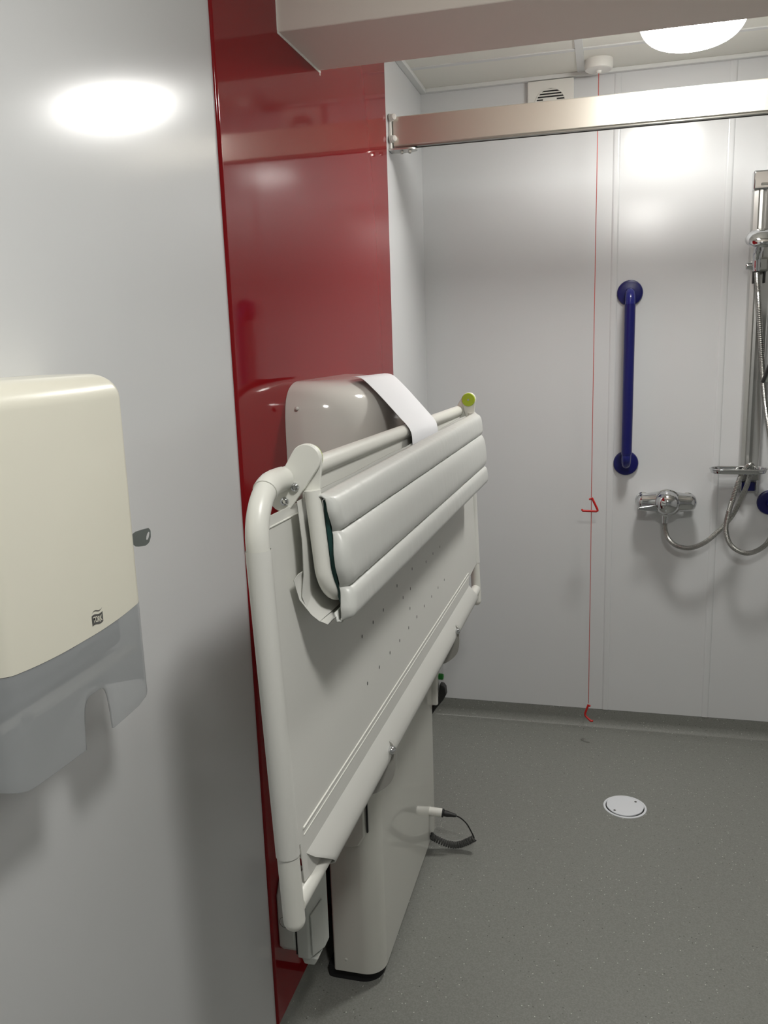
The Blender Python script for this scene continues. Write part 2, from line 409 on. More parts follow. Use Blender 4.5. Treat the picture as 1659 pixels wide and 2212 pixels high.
# tube frame in one run: near post, rounded corner, top rail, rounded corner, far post
R0 = 0.075; zt = 1.302; TR = 0.0158
path = [B(BY0, z) for z in (0.672, 0.76, 0.9, 1.05, 1.15, zt-R0)]
path += [B(BY0+R0-R0*math.cos(a), zt-R0+R0*math.sin(a)) for a in [PI/2*k/10 for k in range(1, 11)]]
path += [B(BY0+R0+(BY1-BY0-2*R0)*k/14, zt) for k in range(1, 14)]
path += [B(BY1-R0+R0*math.sin(a), zt-R0+R0*math.cos(a)) for a in [PI/2*k/10 for k in range(0, 11)]]
path += [B(BY1, z) for z in (1.15, 1.05, 0.9, 0.76, 0.650)]
MB().tube(path, TR, 20, round_ends=True).build('frame_tube', M['white'], bench, smooth=60)
MB().tube([B(BY0+0.008, 0.692), B(BY1-0.006, 0.692)], TR, 20).build('bottom_rail', M['white'], bench, smooth=60)
# socket collar where the tube enters the hinge plate
co = MB(); co.tube([B(BY0+R0-R0*math.cos(a), zt-R0+R0*math.sin(a)) for a in [PI/2*k/10 for k in (7, 8, 9, 10)]] + [B(BY0+R0+0.015, zt), B(BY0+R0+0.0310, zt)], TR+0.0016, 20)
co.build('tube_collar', M['white'], bench, smooth=60)
# stretched sheet: panel, post sleeves, top hem
sh = MB()
outl = [(BY0, 1.292), (BY0+0.10, 1.292), (BY1-0.08, 1.292), (BY1, 1.25), (BY1, 0.783), (2.625, 0.775), (2.60, 0.740), (2.60, 0.752), (1.048, 0.752), (1.043, 0.776), (BY0, 0.776), (BY0, 1.215)]
outl = [(BY0, 1.238), (BY0+0.012, 1.262), (BY0+0.165, 1.262), (BY0+0.17, 1.292), (BY1-0.06, 1.292), (BY1, 1.24), (BY1, 0.783), (2.60, 0.774), (2.585, 0.752), (2.50, 0.712), (1.070, 0.706), (1.034, 0.712), (1.030, 0.776), (BY0, 0.776)]
sh.prism([B(y, z, 0.006) for y, z in outl], (0.0016, 0, 0))
sh.tube([B(BY0, z) for z in (0.776, 0.9, 1.05, 1.15, 1.222)], TR+0.0013, 20, caps=False)
sh.tube([B(BY1, z) for z in (0.783, 0.9, 1.05, 1.15, 1.222)], TR+0.0013, 20, caps=False)
sheet = sh.build('bench_sheet', M['sheet'], bench, smooth=50)
# welded seams
sm = MB()
sm.tube([B(1.045, 0.792, 0.0080), B(2.585, 0.792, 0.0080)], 0.0017, 8)
sm.tube([B(1.045, 0.781, 0.0080), B(2.585, 0.781, 0.0080)], 0.0009, 6)
sm.tube([B(BY0+0.02, 1.247, 0.0078), B(BY1-0.02, 1.247, 0.0078)], 0.0014, 8)
sm.build('seam', M['white'], sheet)
# lower sleeve that wraps the bottom rail
sl = MB(); prof = [(0.004, 0.756, 0), (0.0075, 0.748, 0.004), (0.013, 0.733, 0.02), (0.0185, 0.716, 0.045), (0.021, 0.702, 0.066), (0.0205, 0.689, 0.083), (0.016, 0.677, 0.095), (0.008, 0.671, 0.10), (-0.004, 0.672, 0.10), (-0.015, 0.680, 0.09), (-0.0205, 0.692, 0.07), (-0.020, 0.71, 0.045), (-0.014, 0.735, 0.02), (-0.004, 0.752, 0.004)]
NB = 150; ys0, ys1 = 1.046, 2.590
rows = []
for o_, z, cut in prof:
    a = ys0 + cut; b = ys1 + cut*1.05
    row = []
    for k in range(NB+1):
        y = a + (b-a)*k/NB; row.append(B(y, z, o_))
    rows.append(row)
sl.grid(rows)
# notches for the hinge tabs
dele = []
for f in sl.bm.faces:
    c = f.calc_center_median()
    for yn in (1.495, 2.262):
        zrel = c.z + (c.y-1.0)*0.0265
        if -0.014 < c.y - yn < 0.008 and zrel < 0.717: dele.append(f)
bmesh.ops.delete(sl.bm, geom=list(set(dele)), context='FACES')
sl.build('rail_sleeve', M['sheet'], bench, smooth=70, solid=0.0015)
# drainage slits
slits = [(2.156,0.944),(1.861,1.008),(2.062,0.949),(1.975,0.95),(1.824,0.973),(1.647,1.011),(2.192,0.842),(1.678,0.975),(2.102,0.846),(1.795,0.934),(2.016,0.848),(1.723,0.935),(1.927,0.851),(1.78,0.892),(1.557,0.96),(1.841,0.852),(1.48,0.96),(1.756,0.854),(1.403,0.959),(1.669,0.855),(1.585,0.859),(1.5,0.861),(1.414,0.863)]
for y, w in slits:
    c = K((-0.443 + 0.036*(1.28-w), y, w), BS) + Vector((0.0078, 0, 0))
    so = MB().prism([c + Vector((0, 0.0024*math.cos(2*PI*k/12), 0.0036*math.sin(2*PI*k/12))) for k in range(12)], (0.0003, 0, 0)).build('drain_slit', M['ink'], sheet)
    so['label'] = 'small dark drainage slit'
# hinge tabs and bolts on the bottom rail
for yn in (1.495, 2.262):
    hp = MB(); cc = B(yn, 0.706, 0.0)
    poly = [(0.010, 0.016), (0.020, 0.013), (0.026, 0.004), (0.028, -0.012), (0.0275, -0.045), (0.019, -0.072), (-0.004, -0.095), (-0.028, -0.106), (-0.052, -0.108), (-0.058, -0.09), (-0.03, -0.03), (-0.006, 0.004)]
    arcp = spline([(a, 0, b) for a, b in poly[:9]], 5)
    hp.prism([cc + p for p in arcp] + [cc + Vector((a, 0, b)) for a, b in poly[9:]], (0, 0.0025, 0))
    hp.build('hinge_tab', M['tab'], bench, bevel=0.0006)
    MB().tube([cc + Vector((0.012, 0.003, 0.017)), cc + Vector((0.024, 0.010, 0.010)), cc + Vector((0.0285, 0.012, -0.01)), cc + Vector((0.0295, 0.012, -0.05))], 0.0013, 8).build('tab_edge', M['clear'], bench)
    b_ = MB(); b_.lathe([(0.0082, -0.003), (0.0082, 0.0), (0.0078, 0.003), (0.0060, 0.0062), (0.0034, 0.0074), (0.0030, 0.004)], cc + Vector((0.0245, -0.010, 0.001)), (0.3, -1, 0.25), 20)
    b_.build('bolt', M['chrome'], bench)
# hinge brackets at both ends
def stadium(c0, c1, r0, r1, y, th, n=14):
    c0, c1 = Vector((c0[0], y, c0[1])), Vector((c1[0], y, c1[1])); d = (c1-c0).normalized(); s_ = Vector((-d.z, 0, d.x))
    P = [c1 + (d*math.sin(a) + s_*math.cos(a))*r1 for a in [PI*k/n for k in range(n+1)]]
    P += [c0 + (-d*math.sin(a) - s_*math.cos(a))*r0 for a in [PI*k/n for k in range(n+1)]]
    return P, Vector((0, th, 0))
def bracket(y, inner, x0, dz):
    # outer plate bolted to the bench frame, inner plate of the side guard, green pivot cap on the inner face
    q = K((x0, y, 1.262 + dz), GS); x0, y, dz = q.x, q.y, q.z - 1.262
    pvx, pvz = x0 + 0.022, 1.3185 + dz
    P, d = stadium((x0-0.0165, 1.2625+dz), (pvx, pvz), 0.0185, 0.0215, y, 0.006)
    pl = MB().prism(P, d).build('hinge_plate', M['white'], bench, bevel=0.0012)
    for fx, fz in ((0.0, 0.0), (-0.0165, -0.0205)):
        sc_ = MB(); yy = y if inner > 0 else y + 0.006
        sc_.lathe([(0.0066, 0.0), (0.0064, 0.0024), (0.0050, 0.0044), (0.0028, 0.0052), (0.0026, 0.0032)], (x0+0.0045+fx, yy, 1.2795+dz+fz), '-Y' , 18)
        sc_.build('screw', M['chrome'], pl)
    P, d = stadium((pvx+0.0035, 1.262+dz), (pvx, pvz), 0.0115, 0.0215, y + 0.0075*inner, 0.0055)
    gp = MB().prism(P, d).build('pivot_plate', M['white'], bench, bevel=0.0012)
    yc = y + 0.0075*inner + (0.0055 if inner > 0 else 0)
    cp = MB(); ax_ = 'Y' if inner > 0 else '-Y'
    cp.lathe([(0.0200, 0.0), (0.0200, 0.0045), (0.0190, 0.0058), (0.0, 0.0060)], (pvx, yc, pvz), ax_, 36, caps=True)
    cap = cp.build('pivot_cap', M['lime'], bench, smooth=50); cap['label'] = 'lime green round pivot cap'
    MB().lathe([(0.0030, 0.0), (0.0028, 0.0018), (0.0012, 0.0024)], (pvx, yc + (0.006 if inner > 0 else -0.006), pvz), ax_, 14).build('screw', M['steel'], cap)
bracket(1.150, 1, -0.4465, 0.0)
bracket(2.695, -1, -0.4475, -0.022)
# side guard: a U of tube, dark backing, quilted pad
GY0, GY1 = 1.152, 2.690
def G(y, z, out=0.0):
    w = z - (y-1.14)*(0.008 + 0.022*(1.265-z)/0.2); k = (1.265-z)/0.17
    return K((-0.4145 + 0.0145*k, y, w), GS) + Vector((out, 0, 0))
rr = 0.045; TZ = 1.110
gt = [G(GY0, z) for z in (1.276, 1.24, 1.19, TZ+rr)]
gt += [G(GY0+rr-rr*math.cos(a), TZ+rr-rr*math.sin(a), 0.006*k_) for k_, a in [(k/8, PI/2*k/8) for k in range(1, 9)]]
gt += [G(GY0+rr+(GY1-GY0-2*rr)*k/10, TZ, 0.006) for k in range(1, 10)]
gt += [G(GY1-rr+rr*math.sin(a), TZ+rr-rr*math.cos(a), 0.006*(1-k_)) for k_, a in [(k/8, PI/2*k/8) for k in range(0, 9)]]
gt += [G(GY1, z) for z in (1.19, 1.24, 1.27)]
guard = MB().tube(gt, 0.0118, 18, caps=True).build('guard_tube', M['white'], bench, smooth=60)
bk = MB(); bk.prism([G(y, z, 0.012) for y, z in ((GY0+0.004, 1.26), (GY1-0.01, 1.26), (GY1-0.01, 1.10), (GY0+0.02, 1.10), (GY0+0.004, 1.14))], (0.006, 0, 0))
bko = bk.build('pad_backing', M['teal'], bench); bko['label'] = 'dark green backing seen behind the pad'
# pad: three quilted rolls; outer skin given by (z, outward) with pinched seams
PY0, PY1 = 1.146, 2.672
def pad_out(z):
    # seams at 1.214 and 1.128; edges at 1.268 and 1.082
    ed = [1.266, 1.213, 1.127, 1.079]
    amp = [0.024, 0.0265, 0.025]; base = [0.0135, 0.0165, 0.0185]
    for i in range(3):
        if ed[i] >= z >= ed[i+1]:
            t_ = (ed[i]-z)/(ed[i]-ed[i+1])
            return base[i]*(1-t_) + base[min(2, i+1)]*t_ + (amp[i]-0.0145)*(max(0, 1-(2*t_-1)**4)**0.7)
    return base[0]
zs = []; ed = [1.266, 1.213, 1.127, 1.079]
for i in range(3):
    for k in range(14):
        t_ = 0.5-0.5*math.cos(PI*k/14); zs.append(ed[i]+(ed[i+1]-ed[i])*t_)
zs.append(ed[3])
pd = MB(); NY_ = 120; rows = []
ys = [PY0 + (PY1-PY0)*k/NY_ for k in range(NY_+1)]
rng = random.Random(3); wob = [rng.uniform(-1, 1) for _ in range(NY_+1)]
def endfall(y):
    d = min(y-PY0, PY1-y)/0.022
    return min(1, math.sqrt(max(0, 1-(1-min(1, d))**2)))
for zi, z in enumerate(zs):
    row = []
    for k, y in enumerate(ys):
        e_ = endfall(y); o_ = 0.0195 + (pad_out(z)-0.0105+0.002)*(0.12+0.88*e_)
        seam = min(abs(z-1.213), abs(z-1.127)) < 0.004
        o_ += 0.0007*wob[k]*(1.5 if seam else 0.5)
        # scalloped near edge: the seams draw the end in
        pin = 0.012*(1 - min(1, min(abs(z-1.213), abs(z-1.127), 99)/0.03)) if True else 0
        yy = y + pin*max(0, 1-(y-PY0)/0.05) - pin*0.6*max(0, 1-(PY1-y)/0.05)
        row.append(G(yy, z, o_))
    rows.append(row)
# close over the top and bottom to the back
top = [G(y, 1.2705, 0.014) for y in ys]; top2 = [G(y, 1.268, 0.004) for y in ys]; top3 = [G(y, 1.256, -0.002) for y in ys]
bot = [G(y, 1.075, 0.020) for y in ys]; bot2 = [G(y, 1.075, 0.012) for y in ys]; bot3 = [G(y, 1.09, 0.010) for y in ys]
V = pd.grid([top3, top2, top] + rows + [bot, bot2, bot3])
pad = pd.build('guard_pad', M['pad'], bench, smooth=70)
md = pad.modifiers.new('solid', 'SOLIDIFY'); md.thickness = 0.003; md.offset = -1
# loose back flap of the pad cover
fp = MB()
A = [(1.135, 1.262, -0.019), (1.135, 1.20, -0.020), (1.132, 1.150, -0.022), (1.126, 1.120, -0.027), (1.128, 1.100, -0.024), (1.135, 1.082, -0.012), (1.138, 1.074, 0.002), (1.142, 1.084, 0.012)]
rows = []
for k in range(0, 12):
    row = []
    for i, (y, z, o_) in enumerate(A):
        row.append(G(y + k*0.14, z + 0.0012*math.sin(k*2.1+i), o_*(1 if k else 1.0) + 0.0009*math.sin(k*1.7+i*2)))
    rows.append(row)
fp.grid(rows)
fp.build('pad_flap', M['sheet'], bench, smooth=80, solid=0.0016)
f2 = MB()
A2 = [(1.120, 1.155, -0.026), (1.110, 1.148, -0.030), (1.122, 1.115, -0.030), (1.130, 1.090, -0.018), (1.132, 1.080, -0.008)]
f2.grid([[G(y, z, o_) for y, z, o_ in A2], [G(y+0.05, z+0.002, o_+0.003) for y, z, o_ in A2], [G(y+0.16, z+0.004, o_+0.004) for y, z, o_ in A2]])
f2.build('pad_flap', M['sheet'], bench, smooth=80, solid=0.0014)

# lift column under the bench
CX0, CXF, CY0, CY1 = -0.634, -0.5075, 1.742, 2.412
def column_plan(x0, xf, y0, y1, r_front, r_back=0.006, n=10):
    P = []
    for k in range(n+1): a = PI/2*k/n; P.append((x0 + r_back - r_back*math.cos(a), y0 + r_back - r_back*math.sin(a)))
    for k in range(n+1): a = PI/2*k/n; P.append((xf - r_front + r_front*math.sin(a), y0 + r_front - r_front*math.cos(a)))
    P += [(xf, y1-0.003), (xf-0.003, y1), (x0, y1)]
    return P
cl = MB(); pl = column_plan(CX0, CXF, CY0, CY1, 0.05)
cl.prism([(x, y, -0.058) for x, y in pl], (0, 0, 1.12))
cl.build('column_cover', M['column'], bench, bevel=0.0025, smooth=30)
pl = column_plan(CX0-0.02, CXF-0.012, CY0+0.012, CY1-0.012, 0.05)
cb_ = MB().prism([(x, y, FZ) for x, y in pl], (0, 0, 0.034)).build('column_base', M['gap'], bench, smooth=30); cb_['label'] = 'black recessed base'
# upper sleeve panel on the near side, with a dark slot beside it
us = MB(); us.prism([(-0.6335, CY0-0.012, z) for z in ()] or [(x, CY0-0.010, z) for x, z in ((-0.632, 1.03), (-0.632, 0.300), (-0.615, 0.296), (-0.575, 0.296), (-0.552, 0.304), (-0.537, 0.330), (-0.537, 1.03))], (0, 0.012, 0))
us.build('sleeve_panel', M['column'], bench, bevel=0.004, smooth=30)
gs = MB().box((-0.5345, CY0+0.001, 0.335), (-0.5315, CY0+0.02, 1.03)).build('slot', M['gap'], bench); gs['label'] = 'dark narrow slot'
MB().lathe([(0.004, -0.002), (0.004, 0.001), (0.001, 0.002)], (-0.601, CY0+0.0005, -0.022), '-Y', 12).build('screw', M['white'], bench)
# arms that carry the bench from the column
for y in (1.80, 2.34):
    MB().box((CXF-0.03, y-0.02, 0.93), (-0.4475, y+0.02, 0.99)).build('support_arm', M['white'], bench, bevel=0.004)
MB().box((FX+0.0005, CY0+0.10, 0.05), (CX0+0.001, CY1-0.10, 1.0)).build('wall_bracket', M['gap'], bench)

# hand control hung on the far side of the column
hc = thing('hand_control', (-0.51, CY1+0.002, 0.36), 'white hand control with green button and black hook behind the lift column', 'hand control')
MB().box((-0.575, CY1+0.001, 0.365), (-0.4905, CY1+0.038, 0.50)).build('control_body', M['ivory'], hc, bevel=0.006, seg=3)
MB().box((-0.515, CY1+0.040, 0.40), (-0.478, CY1+0.043, 0.51)).build('clear_guard', M['clear'], hc, bevel=0.001)
g_ = MB().lathe([(0.010, 0.0), (0.010, 0.014), (0.0085, 0.018), (0.004, 0.019)], (-0.494, CY1+0.03, 0.452), 'X', 20).build('button', M['green'], hc); g_['label'] = 'green button'
hk = MB(); hk.prism([(x, CY1+0.012, z) for x, z in ((-0.524, 0.31), (-0.497, 0.352), (-0.474, 0.382), (-0.466, 0.398), (-0.468, 0.42), (-0.474, 0.430), (-0.486, 0.432), (-0.4885, 0.40), (-0.494, 0.375), (-0.515, 0.352), (-0.56, 0.35), (-0.56, 0.31))], (0, 0.028, 0))
hk = hk.build('hook', M['black'], hc, bevel=0.003); hk['label'] = 'black hook'

# coiled cable and its plug at the foot of the column
pc = thing('coiled_cable', (CXF, 2.35, 0.03), 'black coiled cable in clear wrap with white plug at the foot of the lift column', 'cable')
MB().lathe([(0.012, -0.004), (0.0135, 0.0), (0.0135, 0.036), (0.0125, 0.038)], (CXF+0.002, 2.335, 0.047), (1, 0.03, -0.04), 24).build('socket', M['ivory'], pc)
MB().lathe([(0.0132, 0.0), (0.0132, 0.004), (0.0095, 0.006), (0.0095, 0.016), (0.007, 0.028), (0.005, 0.043), (0.002, 0.045)], (CXF+0.040, 2.336, 0.0455), (1, 0.03, -0.12), 20).build('strain_relief', M['black'], pc)
cp_ = spline([(-0.437, 2.34, 0.040), (-0.415, 2.345, 0.031), (-0.394, 2.35, 0.009), (-0.378, 2.352, -0.022), (-0.371, 2.352, -0.038)])
MB().tube(cp_, 0.0022, 8).build('cord', M['black'], pc, smooth=80)
core = spline([(-0.371, 2.352, -0.040), (-0.398, 2.352, -0.058), (-0.430, 2.350, -0.070), (-0.465, 2.345, -0.063), (-0.498, 2.34, -0.046), (CXF+0.001, 2.338, -0.036)], 40)
hel = []; Lc = len(core)
for i, p in enumerate(core):
    tn = (core[min(Lc-1, i+1)]-core[max(0, i-1)]).normalized(); u = tn.cross(Vector((0, 1, 0))).normalized(); v = tn.cross(u)
    a = i*0.8; hel.append(p + (u*math.cos(a) + v*math.sin(a))*0.0082)
MB().tube(hel, 0.0033, 6).build('coil', M['black'], pc, smooth=80)
wr = [core[0] + (core[0]-core[3])*0.6] + core[::6]
MB().tube(wr, [0.0140 + 0.0012*math.sin(i*2.7) for i in range(len(wr))], 12).build('clear_wrap', M['clear'], pc, smooth=25)

# wall control box under the bench
bx = thing('control_box', (FX, 1.55, 0.14), 'pale grey two-part control box low on the red panel, beneath the bench end', 'control box')
Y0b, Y1b = 1.515, 1.592
b1 = MB(); b1.prism([(FX+0.0005, y, z) for y, z in ((Y0b, 0.180), (Y0b+0.02, 0.158), (Y1b, 0.158), (Y1b, 0.335), (Y0b+0.02, 0.335), (Y0b, 0.305))], (0.039, 0, 0))
back = b1.build('back_half', M['gray'], bx, bevel=0.004)
MB().box((FX+0.0395, Y0b+0.004, 0.163), (FX+0.0435, Y1b-0.004, 0.330)).build('joint_gap', M['gap'], bx)
b2 = MB(); x0 = FX+0.0435
sec = [(x0, Y0b), (x0+0.028, Y0b), (x0+0.049, Y0b+0.045), (x0+0.049, Y1b), (x0, Y1b)]
b2.prism([(x, y, 0.158) for x, y in sec], (0, 0, 0.182)); fr = b2.build('front_half', M['gray'], bx, bevel=0.003)
lp = MB(); lp.prism([(x, Y0b+0.006, z) for x, z in ((x0+0.005, 0.1585), (x0+0.012, 0.140), (x0+0.036, 0.140), (x0+0.046, 0.1585))], (0, 0.066, 0))
lp.build('lower_lip', M['gray'], fr, bevel=0.003)
MB().prism([(x0+a, Y0b+b, z) for a, b, z in ((0.0315, 0.006, 0.166), (0.0475, 0.040, 0.166), (0.0475, 0.040, 0.285), (0.0315, 0.006, 0.265))], (0.004, -0.003, 0)).build('front_rib', M['gray'], fr, bevel=0.001)
MB().lathe([(0.0135, 0.0), (0.0135, 0.0009), (0.0128, 0.0009), (0.0128, 0.0)], (FX+0.019, Y0b+0.0002, 0.243), '-Y', 32, caps=False).build('knockout_ring', M['ink'], back)

# sheet of paper over the dryer and the top rail
pa = MB(); prof = [(-0.574, 1.4105), (-0.556, 1.4108), (-0.536, 1.4045), (-0.502, 1.376), (-0.470, 1.346), (-0.440, 1.3175), (-0.4195, 1.2985), (-0.4095, 1.2800), (-0.4060, 1.240)]
pp = spline([(x, 0, z) for x, z in prof], 5); rows = []
n = len(pp)
for i, p in enumerate(pp):
    t_ = i/(n-1); row = []
    for k in range(17):
        s_ = k/16; y = (1.895 - 0.120*t_) + s_*(0.306 - 0.002*t_)
        row.append((p.x + 0.0012*math.sin(3*s_+2*t_), y, p.z - 0.017*t_*(s_-0.3)*0.4 + 0.0015*math.sin(5*s_)*t_*(1-t_)*4 - 0.004*s_))
    rows.append(row)
pa.grid(rows)
o = pa.build('sheet_of_paper', M['paper'], smooth=80, solid=0.0004)
tag(o, 'plain white sheet of paper draped from the hand dryer onto the bench top rail', 'paper')

# ------------------------------------------------------------------ overhead rail
orl = thing('overhead_rail', (WX, 2.80, 2.09), 'satin aluminium rail spanning the shower area from a bracket on the left wall', 'rail')
er = MB(); x0, x1 = -0.670, RX-0.001
sec = [(2.786, 2.103), (2.783, 2.106), (2.783, 2.1885), (2.786, 2.191), (2.819, 2.191), (2.822, 2.188), (2.822, 2.103)]
er.prism([(x0, y, z) for y, z in sec], (x1-x0, 0, 0)); er.build('extrusion', M['rail'], orl, smooth=25)
er = MB(); er.prism([(x0, y, z) for y, z in ((2.787, 2.103), (2.787, 2.099), (2.795, 2.097), (2.795, 2.103))], (x1-x0, 0, 0)); er.prism([(x0, y, z) for y, z in ((2.808, 2.103), (2.808, 2.097), (2.818, 2.099), (2.818, 2.103))], (x1-x0, 0, 0))
er.build('track_lips', M['steel'], orl)
ch = MB().box((x0+0.001, 2.795, 2.0995), (x1, 2.808, 2.1028)).build('track_slot', M['gap'], orl); ch['label'] = 'dark track slot'
br = MB().box((WX+0.0005, 2.776, 2.09), (WX+0.010, 2.826, 2.200)).build('end_bracket', M['ivory'], orl, bevel=0.003)
for z in (2.187, 2.123):
    MB().lathe([(0.011, 0.0), (0.011, 0.005), (0.0085, 0.007), (0.0085, 0.010), (0.010, 0.012), (0.0085, 0.017), (0.002, 0.0195)], (WX+0.0095, 2.778, z), (0.8, -0.6, 0), 20).build('bracket_knob', M['ivory'], br)
tp = MB(); pl = [(WX+0.001, 2.770, 2.094), (WX+0.062, 2.770, 2.094)] + [(WX+0.062+0.027*math.sin(a), 2.797-0.027*math.cos(a), 2.094) for a in [PI*k/12 for k in range(1, 12)]] + [(WX+0.062, 2.824, 2.094), (WX+0.001, 2.824, 2.094)]
tp.prism(pl, (0, 0, -0.006)); tg = tp.build('support_plate', M['alu'], orl, bevel=0.001)
for xx in (0.040, 0.066): MB().lathe([(0.0062, 0.0), (0.0062, 0.009), (0.004, 0.011)], (WX+xx, 2.786, 2.0885), '-Z', 6).build('bolt', M['steel'], tg)

# ceiling lamps
def ceiling_lamp(x, y, label, power, flank):
    t_ = thing('ceiling_lamp', (x, y, CZ), label, 'ceiling lamp', 'round ceiling lamps')
    MB().lathe([(0.138, 0.0), (0.142, -0.030), (0.146, -0.066), (0.146, -0.074), (0.141, -0.075), (0.141, -0.068)], (x, y, CZ-0.0003), 'Z', 64, caps=False).build('lamp_base', M['ivory'], t_)
    pr_ = [(0.141, -0.070)] + [(0.141*math.cos(a)**0.6, -0.073-0.070*math.sin(a)**1.1) for a in [PI/2*k/18 for k in range(0, 18)]] + [(0.004, -0.143)]
    MB().lathe(pr_, (x, y, CZ), 'Z', 64).build('diffuser', lamp_mat(power, flank), t_, smooth=60)
    return t_
ceiling_lamp(0.212, 2.64, 'lit round opal lamp on the ceiling beyond the beam', 116.0, 0.055)
ceiling_lamp(0.23, 0.48, 'lit round opal lamp on the near ceiling, outside the view', 98.0, 0.36)

# ------------------------------------------------------------------ far wall fittings
fan = thing('extractor_fan', (-0.21, WY, 2.30), 'square white extractor fan with round louvred grille behind the overhead rail', 'extractor fan')
fc_ = (-0.209, WY-0.0205, 2.303)
MB().box((-0.290, WY-0.020, 2.222), (-0.128, WY-0.0003, 2.384)).build('faceplate', M['ivory'], fan, bevel=0.003)
gd = MB().lathe([(0.0515, 0.0), (0.0515, 0.0006), (0.001, 0.0006)], fc_, '-Y', 40).build('grille_opening', M['gap'], fan); gd['label'] = 'dark round opening'
gr = MB(); gr.lathe([(0.056, -0.001), (0.0555, 0.003), (0.0525, 0.004), (0.051, 0.003), (0.051, -0.001)], fc_, '-Y', 48, caps=False)
for k in range(-5, 6):
    z = k*0.0092; hw = math.sqrt(max(0, 0.051**2 - z*z))
    if hw > 0.008: gr.prism([(fc_[0]-hw, fc_[1]-0.0008, fc_[2]+z+0.0042), (fc_[0]-hw, fc_[1]-0.0035, fc_[2]+z-0.001), (fc_[0]-hw, fc_[1]-0.0022, fc_[2]+z-0.001), (fc_[0]-hw, fc_[1]-0.0004, fc_[2]+z+0.003)], (2*hw, 0, 0))
gr.box((fc_[0]-0.026, fc_[1]-0.0045, fc_[2]-0.022), (fc_[0]+0.022, fc_[1]-0.0008, fc_[2]+0.019))
gr.build('grille', M['ivory'], fan, smooth=40)

pull = thing('emergency_pull_cord', (-0.042, 3.165, CZ), 'red emergency pull cord with two triangle handles hanging from the ceiling to the floor', 'pull cord')
MB().lathe([(0.047, 0.0), (0.0475, -0.022), (0.045, -0.031), (0.040, -0.034), (0.010, -0.0345), (0.008, -0.042), (0.003, -0.043)], (-0.042, 3.165, CZ-0.0005), 'Z', 40).build('ceiling_rose', M['ivory'], pull, smooth=35)
MB().tube([(-0.042, 3.165, 2.36), (-0.0435, 3.165, 1.6), (-0.0435, 3.165, 0.893), (-0.0425, 3.165, 0.845), (-0.042, 3.165, 0.5), (-0.0415, 3.165, 0.078)], 0.0012, 8).build('cord', M['cord'], pull)
def handle(pts, name):
    MB().tube(spline(pts, 1) if False else pts, 0.0042, 10, round_ends=True).build(name, M['redplastic'], pull, smooth=80)
handle([(-0.048, 3.160, 0.892), (-0.041, 3.160, 0.897), (-0.021, 3.160, 0.855), (-0.0195, 3.160, 0.849), (-0.024, 3.160, 0.8465), (-0.074, 3.160, 0.8475), (-0.0755, 3.160, 0.851)], 'pull_handle')
handle([(-0.037, 3.160, 0.070), (-0.0415, 3.160, 0.074), (-0.0535, 3.158, 0.038), (-0.053, 3.157, 0.030), (-0.048, 3.154, 0.025), (-0.031, 3.146, 0.013), (-0.026, 3.146, 0.014)], 'pull_handle')

# grab bars
def grab_bar(c0, c1, label):
    c0, c1 = Vector(c0), Vector(c1); d = (c1-c0).normalized(); n_ = Vector((0, -1, 0))
    t_ = thing('grab_bar', c1, label, 'grab bar', 'navy grab bars on the far wall')
    for c in (c0, c1):
        f_ = MB().lathe([(0.046, 0.0), (0.046, 0.006), (0.044, 0.011), (0.036, 0.014), (0.0, 0.0145)], c + n_*0.0003, '-Y', 48).build('flange', M['blue'], t_, smooth=35)
    r_ = 0.034; off = 0.066
    for c, sg in ((c0, 1), (c1, -1)):
        dd = d*sg
        P = [c + n_*0.012, c + n_*(off-r_)] + [c + n_*(off-r_+r_*math.sin(a)) + dd*(r_-r_*math.cos(a)) for a in [PI/2*k/8 for k in range(1, 9)]] + [c + n_*off + dd*0.045]
        MB().tube(P, 0.0172, 22).build('elbow', M['bluecap'], t_, smooth=60)
    MB().tube([c0 + n_*off + d*0.042, c1 + n_*off - d*0.042], 0.0192, 24).build('bar', M['blue'], t_, smooth=60)
    return t_
grab_bar((0.080, WY, 1.637), (0.080, WY, 1.010), 'navy blue vertical grab bar on the far wall, above the shower valve')
grab_bar((0.594, WY, 0.866), (1.20, WY, 0.866), 'navy blue grab bar whose round end shows at the right edge, below the soap dish')

# shower valve
sv = thing('shower_valve', (0.228, WY, 0.87), 'chrome bar shower valve with a round centre knob on the far wall', 'shower valve')
vb = MB(); yv = WY - 0.062
N_ = 40; xs_ = []
rows = []
for k in range(N_+1):
    t_ = -1 + 2*k/N_; x = 0.226 + 0.108*t_
    rr_ = 0.0315 + 0.0125*math.exp(-(t_/0.5)**2)
    if abs(t_) > 0.80: rr_ *= math.sqrt(max(0.02, 1-((abs(t_)-0.80)/0.205)**2))
    rows.append([(x, yv + rr_*0.92*math.cos(2*PI*j/24), 0.872 + rr_*math.sin(2*PI*j/24)) for j in range(24)])
V = vb.grid(rows, close_u=True); vb.bm.faces.new(V[0]); vb.bm.faces.new(V[-1][::-1]); vb.build('valve_body', M['chrome'], sv, smooth=60)
for x in (0.146, 0.306):
    MB().lathe([(0.027, 0.0), (0.027, 0.004), (0.022, 0.009), (0.017, 0.012), (0.017, 0.062), (0.0, 0.064)], (x, WY-0.0003, 0.872), '-Y', 28).build('wall_elbow', M['chrome'], sv, smooth=40)
MB().lathe([(0.048, -0.012), (0.051, 0.004), (0.050, 0.012), (0.045, 0.016), (0.044, 0.018), (0.044, 0.026), (0.042, 0.035), (0.037, 0.044), (0.029, 0.052), (0.018, 0.058), (0.004, 0.0605)], (0.228, yv-0.012, 0.872), (0, -1, 0.12), 48).build('control_knob', M['chrome'], sv, smooth=40)
